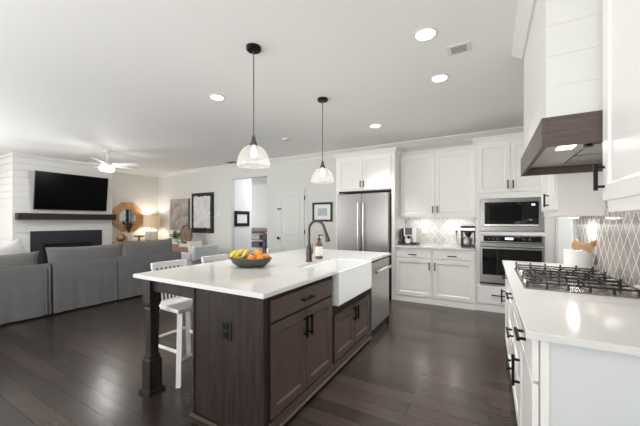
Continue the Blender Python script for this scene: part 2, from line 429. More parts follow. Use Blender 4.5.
isl = thing('kitchen_island', 'dark stained wood island frame with panelled end, corner post and base moulding', 'kitchen island', (-1.45, 2.6, 0))
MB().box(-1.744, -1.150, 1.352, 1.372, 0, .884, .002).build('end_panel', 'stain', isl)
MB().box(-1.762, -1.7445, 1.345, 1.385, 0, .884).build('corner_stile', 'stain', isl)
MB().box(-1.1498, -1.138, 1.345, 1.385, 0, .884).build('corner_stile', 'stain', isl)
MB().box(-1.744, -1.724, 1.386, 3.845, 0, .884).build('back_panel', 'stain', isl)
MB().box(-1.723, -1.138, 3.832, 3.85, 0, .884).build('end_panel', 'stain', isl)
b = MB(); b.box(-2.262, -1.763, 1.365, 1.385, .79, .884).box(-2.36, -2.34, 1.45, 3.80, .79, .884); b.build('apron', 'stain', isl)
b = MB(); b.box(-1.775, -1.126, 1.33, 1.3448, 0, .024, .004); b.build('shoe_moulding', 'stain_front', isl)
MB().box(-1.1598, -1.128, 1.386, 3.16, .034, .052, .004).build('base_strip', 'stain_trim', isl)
MB().box(-1.72, -1.20, 1.386, 3.16, 0, .0335).build('toe_kick', 'plasticb', isl)  # black colour stands for the shade in the recess under the base
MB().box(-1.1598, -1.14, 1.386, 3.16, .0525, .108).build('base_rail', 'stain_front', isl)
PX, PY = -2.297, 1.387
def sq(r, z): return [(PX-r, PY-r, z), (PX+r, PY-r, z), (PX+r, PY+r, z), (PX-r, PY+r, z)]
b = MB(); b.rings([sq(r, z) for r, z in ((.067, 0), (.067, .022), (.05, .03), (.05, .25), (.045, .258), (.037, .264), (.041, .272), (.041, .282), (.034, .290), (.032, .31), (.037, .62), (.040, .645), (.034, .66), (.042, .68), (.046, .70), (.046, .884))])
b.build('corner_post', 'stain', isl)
o = MB(south(1.352)); o.box(-1.492, -1.398, 0, .006, .578, .70, .002)
ow = o.build('outlet_plate', 'plasticb', isl)
o = MB(south(1.352)); o.box(-1.468, -1.422, .006, .010, .648, .688, .003).box(-1.468, -1.422, .006, .010, .592, .632, .003); o.build('socket', 'black', ow)

FX = -1.16
def cab_front(parent, T, kind, a0, a1, c0, c1, m, name, pull=None, pm='black', st=.058, b0=0):
    f = MB(T)
    if kind == 'panel': f.panel(a0, a1, c0, c1, st=st)
    else: f.slab(a0, a1, c0, c1)
    o = f.build(name, m, parent)
    if pull:
        a, c, ln, vert = pull[:4]
        MB(T).pull(a, c, ln, .0195, vert, *(pull[4:] or ())).build('handle', pm, o)
    return o
c = thing('base_cabinet', 'dark wood island base cabinet with one wide drawer over two doors, nearest island corner', 'cabinet', (-1.45, 1.8, 0), 'island cabinets')
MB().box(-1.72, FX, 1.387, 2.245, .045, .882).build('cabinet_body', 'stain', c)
T = east(FX)
cab_front(c, T, 'slab', 1.415, 2.222, .712, .848, 'stain_drawer', 'drawer', (1.81, .78, .15, False))
cab_front(c, T, 'panel', 1.415, 1.812, .125, .695, 'stain_front', 'door', (1.784, .585, .15, True))
cab_front(c, T, 'panel', 1.818, 2.222, .125, .695, 'stain_front', 'door', (1.846, .585, .15, True))
c = thing('base_cabinet', 'dark wood two-door island cabinet beneath the white apron sink', 'cabinet', (-1.45, 2.7, 0), 'island cabinets')
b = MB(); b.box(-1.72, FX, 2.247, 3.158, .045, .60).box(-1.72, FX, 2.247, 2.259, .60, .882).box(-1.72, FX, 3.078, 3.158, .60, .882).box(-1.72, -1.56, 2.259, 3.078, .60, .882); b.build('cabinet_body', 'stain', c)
cab_front(c, T, 'panel', 2.27, 2.690, .125, .52, 'stain_front', 'door', (2.662, .44, .13, True))
cab_front(c, T, 'panel', 2.696, 3.125, .125, .52, 'stain_front', 'door', (2.724, .44, .13, True))

# farmhouse sink
s = MB()
X0, X1, Y0, Y1, ZB, ZT = -1.527, -1.10, 2.265, 3.072, .606, .900
def rr(i, z): return [(X0+i, Y0+i, z), (X1-i, Y0+i, z), (X1-i, Y1-i, z), (X0+i, Y1-i, z)]
s.rings([rr(.006, ZB), rr(0, ZB+.01), rr(0, ZT-.006), rr(.005, ZT), rr(.022, ZT), rr(.028, ZT-.008), rr(.04, ZB+.05), rr(.06, ZB+.035)])
sk = tag(s.build('farmhouse_sink', 'porcelain', smooth=False), 'white apron-front farmhouse sink set into the island', 'sink')
MB().lathe([(.03, 0), (.045, .003), (.045, .006)], (-1.33, 2.68, ZB+.034)).build('drain', 'steel_h', sk)

# dishwasher
d = thing('dishwasher', 'stainless dishwasher built into the far end of the island', 'dishwasher', (-1.45, 3.5, 0))
MB().box(-1.72, FX, 3.162, 3.83, .0, .882).build('tub', 'steel_dark', d)
MB(T).box(3.172, 3.822, 0, .028, .105, .862, .004).build('door', 'steel_lit', d)
h = MB(T); h.tube([(3.21, .07, .755), (3.79, .07, .755)], .018, 10)
for a in (3.23, 3.77): h.box(a-.01, a+.01, .028, .07, .747, .763)
h.build('handle', 'steel_h', d)

# faucet
fx, fy = -1.60, 2.60
f = thing('faucet', 'dark bronze gooseneck pull-down kitchen faucet behind the sink', 'faucet', (fx, fy, .914))
MB().lathe([(.033, 0), (.034, .006), (.030, .014), (.030, .05), (.033, .085), (.029, .125), (.021, .155), (.016, .18)], (fx, fy, .914)).build('base', 'bronze', f, smooth=True)
pts = [(fx, fy, 1.06), (fx, fy, 1.20), (fx, fy, 1.245)]
for i in range(1, 15):
    a = pi*i/14*.93; pts.append((fx+.088-.088*cos(a), fy+.005*i/14, 1.243+.085*sin(a)))
e = Vector(pts[-1]); pts.append(tuple(e+Vector((.012, .001, -.035))))
MB().tube(pts, .0135, 12).build('spout', 'bronze', f, smooth=True)
e = Vector(pts[-1]); dv = Vector((.022, .002, -.07))
MB().tube([tuple(e), tuple(e+dv*.35), tuple(e+dv*.8), tuple(e+dv*1.25), tuple(e+dv*1.5)], [.014, .018, .019, .023, .02], 12).build('spray_head', 'bronze', f, smooth=True)
MB().tube([(fx+.015, fy-.01, 1.0), (fx+.045, fy-.012, 1.005)], .012, 10).tube([(fx+.045, fy-.012, 1.0), (fx+.05, fy-.014, 1.05), (fx+.042, fy-.014, 1.10)], [.009, .007, .006], 8).build('lever', 'bronze', f, smooth=True)

# soap bottle
bx, by = -1.63, 2.86
sb = thing('soap_bottle', 'amber soap pump bottle with white label beside the faucet', 'soap bottle', (bx, by, .914))
MB().lathe([(.036, 0), (.04, .005), (.04, .14), (.036, .165), (.018, .185), (.016, .20)], (bx, by, .914)).build('bottle', 'amber', sb, smooth=True)
MB().lathe([(.0405, .032), (.041, .033), (.041, .135), (.0405, .136)], (bx, by, .914)).build('paper_label', 'label', sb, smooth=True)
p = MB(); p.lathe([(.019, .20), (.019, .222), (.007, .224), (.006, .25), (.012, .252), (.012, .265)], (bx, by, .914), 14); p.tube([(bx, by, 1.174), (bx+.05, by, 1.172)], .006, 8)
p.build('pump', 'plasticb', sb, smooth=True)

# fruit bowl and fruit
ox, oy = -1.909, 2.079
fb = MB(); fb.lathe([(.11, 0), (.15, .012), (.187, .04), (.208, .08), (.203, .082), (.175, .045), (.125, .02), (.05, .016)], (ox, oy, .914), 36, 1, .8)
tag(fb.build('fruit_bowl', 'bowl', smooth=True), 'dark oval stoneware bowl of fruit on the island countertop', 'bowl')
def fruit(name, label, cat, c, r, m, group, squash=.95):
    q = MB(); q.lathe([(r*max(.05, sin(pi*i/12)), -r*squash*cos(pi*i/12)) for i in range(13)], c, 18)
    t = tag(q.build(name, m, smooth=True), label, cat, group)
    MB().lathe([(.004, 0), (.005, .004), (.002, .007)], (c[0], c[1], c[2]+r*squash-.002), 8).build('stem_end', 'greentip', t)
    return t
# picture-right across the bowl is direction (cos, sin) of the view
ux, uy = cos(radians(29.5)), sin(radians(29.5))
def bp(r, d, z): return (ox+ux*r-uy*d, oy+uy*r+ux*d, .914+z)
fruit('orange', 'orange at the front centre of the fruit bowl, beside the bananas', 'orange', bp(.02, -.065, 0.076), .037, 'orange', 'oranges in the bowl')
fruit('orange', 'orange lying at the right end of the fruit bowl', 'orange', bp(.140, -.005, 0.084), .036, 'orange', 'oranges in the bowl')
fruit('orange', 'orange in the front right of the fruit bowl', 'orange', bp(.10, -.075, 0.078), .036, 'orange', 'oranges in the bowl')
fruit('orange', 'orange on top of the pile in the fruit bowl', 'orange', bp(.07, .005, 0.106), .038, 'orange', 'oranges in the bowl')
fruit('mango', 'pale orange mango at the back of the fruit bowl', 'mango', bp(.045, .085, 0.103), .036, 'peach', None, 1.15)
def banana(label, start, ctrl, end, r=.0195):
    S_, C_, E_ = Vector(start), Vector(ctrl), Vector(end); pts = []; rr_ = []
    for i in range(15):
        u = i/14; pts.append(tuple(S_*(1-u)**2+C_*2*u*(1-u)+E_*u*u))
        rr_.append(r*min(1, .42+1.9*u, .25+3.2*(1-u)))
    o = tag(MB().tube(pts, rr_, 6).build('banana', 'banana', smooth=True), label, 'banana', 'bananas in the bowl')
    q = Vector(pts[0]); t = (q-Vector(pts[1])).normalized()
    MB().tube([tuple(q-t*.002), tuple(q+t*.022)], .006, 6).build('stem', 'greentip', o)
    q = Vector(pts[-1]); t = (q-Vector(pts[-2])).normalized()
    MB().tube([tuple(q-t*.003), tuple(q+t*.006)], .004, 6).build('tip', 'stain', o)
banana('leftmost banana, pointing to the left rim of the fruit bowl', bp(-.115, .05, 0.126), bp(-.165, .03, 0.130), bp(-.188, -.015, 0.086))
banana('banana second from the left, reaching the front left rim of the bowl', bp(-.08, .045, 0.134), bp(-.135, -.01, 0.143), bp(-.165, -.075, 0.088))
banana('middle banana of the bunch, with its tip at the front of the bowl', bp(-.045, .045, 0.138), bp(-.085, -.02, 0.153), bp(-.115, -.098, 0.090))
banana('banana next to the oranges, hanging over the front of the bunch', bp(-.01, .05, 0.134), bp(-.03, -.02, 0.148), bp(-.055, -.105, 0.090))
banana('banana lying lowest along the left front inside the bowl', bp(-.165, .02, 0.086), bp(-.125, -.02, 0.058), bp(-.065, -.035, 0.088))

# ------------------------------------------------------------------ bar stools
def make_stool():
    t = thing('bar_stool', 'white slat-back bar stool nearest the corner post of the island', 'bar stool', (-2.365, 1.72, 0), 'white bar stools at the island')
    # local: faces +x
    s = MB(); s.rings([[(x*k, y*k2, z) for x, y in ((-.20, -.185), (.20, -.20), (.20, .20), (-.20, .185))] for k, k2, z in ((.9, .9, .575), (1, 1, .587), (1, 1, .607), (.97, .97, .615), (.6, .6, .609))])
    s.build('seat', 'whitechair', t, world=False)
    legs = {}
    for sx, sy in ((1, -1), (1, 1), (-1, -1), (-1, 1)):
        p1 = (.155*sx, .15*sy, .585); p0 = (.205*sx, .20*sy, 0); legs[sx, sy] = (p0, p1)
        MB().tube([p0, p1], [.026, .028], 4).build('leg', 'whitechair', t, world=False)
    def at(k, z):
        p0, p1 = legs[k]; f_ = z/.585; return tuple(p0[i]+(p1[i]-p0[i])*f_ for i in range(3))
    for a, b_, z in (((1, -1), (1, 1), .20), ((-1, -1), (-1, 1), .30), ((1, -1), (-1, -1), .26), ((1, 1), (-1, 1), .26)):
        MB().tube([at(a, z), at(b_, z)], .016, 4).build('stretcher', 'whitechair', t, world=False)
    n = 8
    for i in range(n):
        y = -.135+.27*i/(n-1)
        MB().tube([(-.18, y*.9, .61), (-.202, y*1.08, .92)], .0085, 6).build('back_spindle', 'whitechair', t, world=False)
    for sy in (-1, 1):
        MB().tube([(-.18, sy*.155, .605), (-.205, sy*.160, .935)], .015, 6).build('back_post', 'whitechair', t, world=False)
    r = MB(); N = 8
    rs = []
    for i in range(N+1):
        y = -.174+.348*i/N; dx = -.012*(1-(2*i/N-1)**2)
        rs.append([(-.214+dx, y, .908), (-.190+dx, y, .908), (-.194+dx, y, .958), (-.218+dx, y, .958)])
    r.rings(rs); r.build('top_rail', 'whitechair', t, world=False)
    return t
st = make_stool()
dup(st, (-2.365, 2.25, 0), 'white slat-back bar stool in the middle, left of the fruit bowl')
dup(st, (-2.365, 3.29, 0), 'white slat-back bar stool farthest away, its top rail showing right of the fruit bowl')

# ------------------------------------------------------------------ back wall: refrigerator bay
fc = thing('refrigerator_cabinet', 'tall white cabinet surround with two doors above the refrigerator', 'cabinet', (-1.94, 5.3, 0))
FY = 5.0
b = MB(); b.box(-2.486, -2.425, FY, YB-.002, 0, 2.50).box(-1.437, -1.385, FY, YB-.002, 0, 2.50); b.build('side_panel', 'cab', fc)
MB().box(-2.424, -1.438, FY, YB-.002, 1.87, 2.50).build('cabinet_body', 'cab', fc)
T = south(FY)
cab_front(fc, T, 'panel', -2.435, -1.958, 1.895, 2.455, 'cab', 'door', (-1.985, 1.985, .11, True))
cab_front(fc, T, 'panel', -1.952, -1.445, 1.895, 2.455, 'cab', 'door', (-1.925, 1.985, .11, True))
def cab_crown(parent, x0, x1, yf, z0, z1, left, right, yb=YB-.002):
    m_ = MB()
    prof = [(0, z0), (.012, z0+.012), (.03, z0+(z1-z0)*.55), (.05, z1-.012), (.05, z1), (-.02, z1), (-.02, z0)]
    def ring(x, dx): return [(x+dx*u, yf-u, z) for u, z in prof]
    def back(x, dx): return [(x+dx*u, yb, z) for u, z in prof]
    rs = []
    if left: rs.append(back(x0, -1))
    rs.append(ring(x0, -1 if left else 0)); rs.append(ring(x1, 1 if right else 0))
    if right: rs.append(back(x1, 1))
    m_.rings(rs); return m_.build('crown_moulding', 'cab', parent)
cab_crown(fc, -2.486, -1.385, FY, 2.49, 2.565, True, True, 5.306)
rf = thing('refrigerator', 'stainless french-door refrigerator in the white cabinet bay', 'refrigerator', (-1.93, 5.3, 0))
MB().box(-2.40, -1.45, 4.95, 5.6, .03, 1.80).build('cabinet_body', 'steel_dark', rf)
T = south(4.945)
for a0_, a1_, s_ in ((-2.40, -1.935, 1), (-1.928, -1.455, -1)):
    dd = MB(T).box(a0_, a1_, 0, .065, .68, 1.81, .008).build('door', 'steel', rf)
    ha = a1_-.045 if s_ == 1 else a0_+.045
    hh = MB(T); hh.tube([(ha, .115, .80), (ha, .12, 1.2), (ha, .115, 1.645)], .012, 10)
    for c_ in (.83, 1.615): hh.tube([(ha, .065, c_), (ha, .115, c_)], .010, 8)
    hh.build('handle', 'steel_h', dd, smooth=True)
dd = MB(T).box(-2.40, -1.455, 0, .065, .06, .67, .008).build('freezer_drawer', 'steel', rf)
hh = MB(T); hh.tube([(-2.33, .115, .60), (-1.53, .115, .60)], .012, 10)
for a_ in (-2.30, -1.56): hh.tube([(a_, .065, .60), (a_, .115, .60)], .010, 8)
hh.build('handle', 'steel_h', dd, smooth=True)

# ------------------------------------------------------------------ back wall: coffee counter
BYF = 5.02
bc = thing('base_cabinet', 'white base cabinet with two drawers and two doors under the coffee makers', 'cabinet', (-.78, 5.4, 0))
b = MB(); b.box(-1.383, -.172, BYF, YB-.002, .0, .882).box(-1.383, -.172, BYF-.014, BYF, 0, .085); b.build('cabinet_body', 'cab', bc)
T = south(BYF)
for (a0_, a1_, hx) in ((-1.36, -.792, -.825), (-.772, -.192, -.74)):
    cab_front(bc, T, 'slab', a0_, a1_, .728, .862, 'cab', 'drawer', ((a0_+a1_)/2-.01, .785, .13, False))
    cab_front(bc, T, 'panel', a0_, a1_, .105, .712, 'cab', 'door', (hx, .61, .13, True))
wt = MB(); wt.box(-1.383, -.172, BYF-.04, YB-.002, .884, .914, .004)
tag(wt.build('coffee_counter', 'quartz'), 'short white quartz countertop between refrigerator and oven cabinet', 'countertop')
wc = thing('upper_cabinet', 'white two-door wall cabinet above the coffee makers', 'cabinet', (-.78, 5.5, 1.4))
WY = 5.36
b = MB(); b.box(-1.383, -.172, WY, YB-.002, 1.40, 2.488); b.box(-1.36, -.19, WY+.002, WY+.02, 1.375, 1.40); b.build('cabinet_body', 'cab', wc)
T = south(WY)
cab_front(wc, T, 'panel', -1.375, -.793, 1.41, 2.455, 'cab', 'door', (-.825, 1.52, .12, True))
cab_front(wc, T, 'panel', -.785, -.185, 1.41, 2.455, 'cab', 'door', (-.753, 1.52, .12, True))
cab_crown(wc, -1.383, -.172, WY, 2.484, 2.545, False, False)
def puck(parent, x_, y_, z_, pw_):
    p_ = MB().lathe([(.042, 0), (.042, -.012), (.036, -.014)], (x_, y_, z_), 20).build('under_cabinet_light', 'trim', parent)
    MB().lathe([(.035, -.0142), (.034, -.016)], (x_, y_, z_), 20).build('light_lens', 'pucklens', p_)
    area('under_cabinet_lamp', (x_, y_, z_-.018), (0, 0, 0), .065, .065, pw_, (1, .98, .95), 'DISK')
puck(wc, -1.05, 5.50, 1.3998, .9); puck(wc, -.50, 5.50, 1.3998, .9)

# ------------------------------------------------------------------ tall oven cabinet
TY = 5.05
tc_ = thing('oven_cabinet', 'tall white cabinet housing the microwave and wall oven', 'cabinet', (.3, 5.4, 0))
b = MB(); b.box(-.170, -.118, TY, YB-.002, 0, 2.50).box(.66, .782, TY, YB-.002, 0, 2.50).box(-.117, .659, 5.64, YB-.002, 0, 2.50)
b.box(-.117, .659, TY, 5.63, .39, .402).box(-.117, .659, TY, 5.63, 1.126, 1.175).box(-.117, .659, TY, 5.63, 1.66, 2.50).box(-.117, .659, TY, 5.63, 0, .38)
b.build('cabinet_body', 'cab', tc_)
T = south(TY)
cab_front(tc_, T, 'panel', -.150, .263, 1.745, 2.455, 'cab', 'door', (.235, 1.85, .12, True))
cab_front(tc_, T, 'panel', .269, .690, 1.745, 2.455, 'cab', 'door', (.297, 1.85, .12, True))
cab_front(tc_, T, 'slab', -.150, .690, .11, .375, 'cab', 'drawer', (.23, .25, .40, False))
MB(T).box(-.168, .78, 0, .012, 0, .085).build('base_moulding', 'cab', tc_)
cab_crown(tc_, -.170, .782, TY, 2.49, 2.565, True, False, 5.306)
mw = thing('microwave', 'built-in black glass microwave with stainless trim above the oven', 'microwave', (.27, 5.2, 1.18))
MB().box(-.05, .59, TY+.002, 5.5, 1.25, 1.60).build('case', 'steel_dark', mw)
tr = MB(T); tr.box(-.115, .657, 0, .012, 1.18, 1.252, .002).box(-.115, .657, 0, .012, 1.60, 1.657, .002).box(-.115, -.055, 0, .012, 1.252, 1.60, .002).box(.597, .657, 0, .012, 1.252, 1.60, .002)
tr.build('trim_frame', 'steel', mw)
dr_ = MB(T).box(-.053, .475, 0, .022, 1.285, 1.598, .003).build('door', 'bglass', mw)
MB(T).box(.01, .40, .0222, .0228, 1.325, 1.555).build('window', 'screen', dr_)
cp = MB(T).box(.477, .595, 0, .022, 1.285, 1.598, .003).build('control_panel', 'bglass', mw)
MB(T).box(.513, .555, .0222, .023, 1.545, 1.568).build('display', 'display', cp)
MB(T).box(-.053, .595, 0, .026, 1.255, 1.283, .003).build('bottom_trim', 'steel_h', mw)
ov = thing('wall_oven', 'stainless wall oven with black glass door below the microwave', 'oven', (.27, 5.2, .404))
MB().box(-.10, .64, TY+.002, 5.6, .41, 1.12).build('case', 'steel_dark', ov)
cp = MB(T).box(-.116, .658, 0, .03, 1.02, 1.122, .003).build('control_panel', 'steel', ov)
MB(T).box(-.07, .63, .030, .0315, 1.034, 1.112).build('panel_glass', 'bglass', cp)
MB(T).box(.20, .30, .0317, .0325, 1.06, 1.092).build('display', 'display', cp)
for a_ in (.0, .05, .10, .42, .49): MB(T).cyl((a_, .0315, 1.073), (a_, .046, 1.073), .014, 12).build('knob', 'graphite', cp)
dr_ = MB(T).box(-.116, .658, 0, .035, .43, 1.01, .004).build('door', 'steel', ov)
MB(T).box(-.085, .627, .035, .0365, .545, .925).build('window', 'bglass', dr_)
h = MB(T); h.tube([(-.10, .085, .968), (.645, .085, .968)], .016, 10)
for a_ in (-.07, .615): h.box(a_-.012, a_+.012, .035, .085, .958, .978)
h.build('handle', 'steel_h', dr_)
MB(T).box(-.116, .658, 0, .02, .404, .427).build('vent_strip', 'plasticb', ov)

# ------------------------------------------------------------------ coffee makers, outlets on the coffee wall
em = thing('espresso_machine', 'silver and graphite espresso machine on the left of the coffee counter', 'coffee machine', (-1.22, 5.36, .914))
MB().box(-1.355, -1.075, 5.24, 5.52, .914, .945, .004).build('base', 'plasticb', em)
MB().box(-1.345, -1.315, 5.24, 5.50, .945, 1.20, .006).build('water_tank', 'graphite', em)
MB().box(-1.31, -1.08, 5.34, 5.52, .945, 1.215, .012).build('body', 'silverp', em)
MB().box(-1.30, -1.13, 5.25, 5.339, 1.07, 1.215, .008).build('brew_head', 'silverp', em)
MB().box(-1.27, -1.15, 5.245, 5.2495, 1.09, 1.21).build('control_panel', 'graphite', em)
MB().box(-1.14, -1.075, 5.25, 5.339, .96, 1.215, .006).build('side_column', 'silverp', em)
MB().lathe([(.012, 0), (.02, .03), (.02, .06)], (-1.22, 5.285, 1.012), 12).build('spout', 'plasticb', em)
MB().lathe([(.045, 0), (.06, .03), (.06, .075), (.055, .076), (.05, .03)], (-1.22, 5.29, .946), 18).build('cup', 'ceramic', em, smooth=True)
cm = thing('coffee_maker', 'black drip coffee maker with steel band beside the oven cabinet', 'coffee machine', (-.29, 5.34, .914))
MB().box(-.385, -.195, 5.22, 5.46, .914, .95, .004).build('base', 'plasticb', cm)
MB().box(-.385, -.195, 5.37, 5.46, .95, 1.15, .004).build('back_tower', 'steel', cm)
for x_ in (-.39, -.205): MB().box(x_, x_+.015, 5.24, 5.369, .9501, 1.1499).build('side_frame', 'plasticb', cm)
MB().box(-.39, -.19, 5.22, 5.46, 1.15, 1.25, .006).build('top_housing', 'plasticb', cm)
MB().box(-.388, -.192, 5.214, 5.2195, 1.185, 1.215).build('steel_band', 'steel_h', cm)
MB().lathe([(.05, 0), (.06, .02), (.058, .08), (.042, .11), (.045, .12)], (-.31, 5.30, .951), 18).build('carafe', 'silverp', cm, smooth=True)
b = MB(); b.lathe([(.02, 0), (.05, .05), (.05, .075)], (-.29, 5.30, 1.075), 16); b.box(-.255, -.24, 5.25, 5.28, .97, 1.06); b.build('filter_basket', 'plasticb', cm)
for x_, lb in ((-1.02, 'white outlet plate on the coffee backsplash, right of the espresso machine'), (-.49, 'white outlet plate on the coffee backsplash with a plug in it')):
    o_ = MB(south(YB-.008)).box(x_-.055, x_+.055, 0, .006, 1.10, 1.225, .002).build('wall_outlet', 'plate'); tag(o_, lb, 'outlet', 'outlets on the coffee backsplash')
    MB(south(YB-.008)).box(x_-.03, x_+.03, .006, .009, 1.13, 1.195, .002).build('socket', 'trim', o_)
cd = MB(south(YB-.008)); cd.box(-.505, -.475, .009, .035, 1.135, 1.165, .003).tube([(-.49, .02, 1.14), (-.488, .03, 1.05), (-.48, .03, .96), (-.46, .06, .921), (-.40, .14, .919)], .004, 6)
tag(cd.build('power_cord', 'plasticb'), 'black plug and cord running from the outlet to the drip coffee maker', 'cord')

# ------------------------------------------------------------------ right run: cabinets, counter, cooktop
RX = .168
T = west(RX)
def right_unit(label, y0, y1, fronts, extra=None):
    c_ = thing('base_cabinet', label, 'cabinet', (.48, (y0+y1)/2, 0), 'white base cabinets along the cooktop wall')
    b_ = MB(); b_.box(RX+.0035, XR-.005, y0, y1, .10, .882).box(RX+.06, XR-.005, y0, y1, 0, .10); b_.build('cabinet_body', 'cab', c_)
    for kind, a0_, a1_, c0_, c1_, nm, pl in fronts: cab_front(c_, T, kind, a0_, a1_, c0_, c1_, 'cab', nm, pl)
    return c_
c_ = right_unit('white base cabinet at the near end of the cooktop counter, drawer over door', 1.422, 2.02,
    [('slab', 1.425, 2.012, .705, .866, 'drawer', (1.72, .785, .16, False)), ('panel', 1.425, 2.012, .115, .693, 'door', (1.975, .50, .17, True))])
MB().box(RX+.004, XR-.005, 1.40, 1.4215, 0, .882, .002).build('end_panel', 'cab_side', c_)
MB().box(RX+.0035, RX+.030, 1.396, 1.3999, 0, .882, .001).build('end_stile', 'cab', c_)
right_unit('white three-drawer base cabinet directly under the gas cooktop', 2.022, 3.12,
    [('slab', 2.03, 3.112, .705, .866, 'drawer', (2.57, .785, .2, False)), ('panel', 2.03, 3.112, .415, .693, 'drawer', (2.53, .53, .2, False)), ('panel', 2.03, 3.112, .115, .403, 'drawer', (2.65, .255, .2, False))])
right_unit('white base cabinet at the far end of the cooktop counter beside the doorway', 3.122, 3.69,
    [('slab', 3.13, 3.685, .705, .866, 'drawer', (3.40, .785, .16, False)), ('panel', 3.13, 3.685, .115, .693, 'door', (3.655, .545, .14, True))])
ct = MB().box(.121, XR-.009, 1.362, 3.70, .884, .914, .004)
tag(ct.build('cooktop_countertop', 'quartz'), 'white quartz countertop along the tiled wall holding the gas cooktop', 'countertop')

KX0, KX1, KY0, KY1 = .188, .72, 2.21, 3.08
kt = thing('gas_cooktop', 'stainless gas cooktop with black cast iron grates on the right counter', 'cooktop', (.45, 2.65, .914))
b = MB(); b.box(KX0, KX1, KY0, KY1, .914, .924, .003); b.build('pan', 'cooksteel', kt)
for x_, y_, r_ in ((.55, 2.36, .045), (.33, 2.36, .04), (.47, 2.645, .06), (.55, 2.93, .045), (.33, 2.93, .04)):
    bb = MB().lathe([(r_*1.2, 0), (r_*1.15, .008), (r_*.8, .012)], (x_, y_, .924), 20).build('burner', 'burner', kt)
    MB().lathe([(r_*.8, 0), (r_*.85, .006), (r_*.6, .011)], (x_, y_, .936), 20).build('burner_cap', 'burner', bb)
for i in range(5):
    y_ = 2.40+.12*i
    MB().lathe([(.028, 0), (.027, .004), (.024, .028), (.019, .031)], (.222, y_, .924), 16).build('knob', 'steel_h', kt, smooth=True)
def bar(m_, p, q, r=.006):
    m_.tube([p, q], r, 4)
gz = .958
for i in range(3):
    y0, y1 = KY0+.012+i*.283, KY0+.012+(i+1)*.283-.006
    xs = .275 if i == 1 else .205
    g = MB()
    xs_list = [xs+(KX1-.02-xs)*k/5 for k in range(6)]
    for x_ in xs_list:
        bar(g, (x_, y0, gz), (x_, y1, gz), .0055)
    for y_ in (y0+.006, y1-.006, (y0+y1)/2): bar(g, (xs, y_, gz-.004), (KX1-.02, y_, gz-.004), .0055)
    for x_ in xs_list:
        for y_ in (y0+.006, y1-.006):
            g.box(x_-.006, x_+.006, y_-.006, y_+.006, .9245, gz)
    for x_ in xs_list: g.box(x_-.005, x_+.005, y1-.018, y1, gz, gz+.018)
    g.build('grate', 'iron', kt)

ck = thing('utensil_crock', 'wide white ceramic crock of wooden spoons behind the cooktop', 'crock', (.645, 3.33, .914))
MB().lathe([(.09, 0), (.094, .004), (.097, .15), (.099, .165), (.093, .167), (.09, .15), (.08, .012)], (.665, 3.33, .914), 32).build('crock_body', 'ceramic', ck, smooth=True)
def spoon(label, base, tip, w_, l_, tilt):
    P0, P1 = Vector(base), Vector(tip); d_ = (P1-P0).normalized()
    m_ = MB().tube([tuple(P0), tuple(P1)], [.006, .007], 8)
    side = d_.cross(Vector((cos(tilt), sin(tilt), 0))).normalized(); up_ = side.cross(d_)
    rs = []
    for i in range(9):
        t_ = i/8; k_ = max(.12, sin(pi*min(1, .12+.88*t_*.97))**.6)
        cpt = P1+d_*l_*t_-up_*.006*sin(pi*t_)
        rs.append([tuple(cpt+side*w_/2*k_*cos(2*pi*j/10)+up_*.006*sin(2*pi*j/10)) for j in range(10)])
    m_.rings(rs)
    tag(m_.build('wooden_spoon', 'spoon', smooth=True), label, 'spoon', 'wooden utensils in the crock')
spoon('round wooden spoon leaning left out of the white crock', (.68, 3.34, .93), (.670, 3.365, 1.07), .11, .10, .4)
spoon('broad wooden spatula in the middle of the white crock', (.66, 3.285, .93), (.705, 3.265, 1.075), .12, .075, .6)
spoon('slim wooden spoon leaning right out of the white crock', (.64, 3.36, .93), (.725, 3.32, 1.08), .05, .105, 1.2)
pj = MB().lathe([(.024, 0), (.03, .01), (.03, .045), (.02, .055)], (.735, 2.33, .914), 20)
tag(pj.build('small_jar', 'pinkcer', smooth=True), 'small pink ceramic jar at the back corner of the cooktop by the tile', 'jar')

# ------------------------------------------------------------------ range hood
rh = thing('range_hood', 'shiplap range hood with a stained wood band above the cooktop', 'range hood', (.5, 2.5, 1.71))
HX, HY0, HY1, HB, HT = .238, 1.912, 3.085, 1.712, 1.862
b = MB(); b.box(HX, HX+.025, HY0, HY1, HB, HT, .002).box(HX+.025, XR-.009, HY0, HY0+.025, HB, HT, .002).box(HX+.025, XR-.009, HY1-.025, HY1, HB, HT, .002)
b.build('wood_band', 'hoodwood', rh)
b = MB(); b.box(HX+.0251, XR-.009, HY0+.0251, HY1-.0251, HB+.06, HB+.075); ln = b.build('liner', 'linersteel', rh)
MB().box(.36, .44, 2.19, 2.34, HB+.054, HB+.0598, .002).build('lamp_lens', 'hoodlens', ln)
MB().cyl((.50, 2.26, HB+.045), (.50, 2.26, HB+.0598), .022, 14).build('switch_knob', 'black', ln)
area('hood_lamp', (.40, 2.265, HB+.05), (0, 0, 0), .08, .15, 1.0, (1, .97, .92))
b = MB()
for y_ in (2.4, 2.75): b.box(.50, .74, y_-.16, y_+.16, HB+.052, HB+.0598, .003)
b.build('filter', 'steel', ln)
b = MB(); CX, CY0, CY1 = .258, 1.93, 3.07
b.box(CX+.0025, XR-.001, CY0+.0025, CY1-.0025, HT-.06, CE)
z = HT
while z < CE-.01:
    z1 = min(z+.158, CE)
    b.box(CX, XR-.001, CY0, CY1, z+.0014, z1); z = z1
b.build('shiplap_cover', 'hoodpaint', rh)
b = MB()
prof = [(0, 0), (.085, 0), (.085, .018), (.07, .03), (.047, .052), (.027, .075), (.016, .085), (.016, .105), (0, .105)]
loop = []
for (x_, y_, dx_, dy_) in ((XR-.001, CY0, 0, -1), (CX, CY0, -1, -1), (CX, CY1, -1, 1), (XR-.001, CY1, 0, 1)):
    loop.append([(x_+dx_*u, y_+dy_*u, CE-.0005-d_) for u, d_ in prof])
b.rings(loop); b.build('crown_moulding', 'trim', rh)

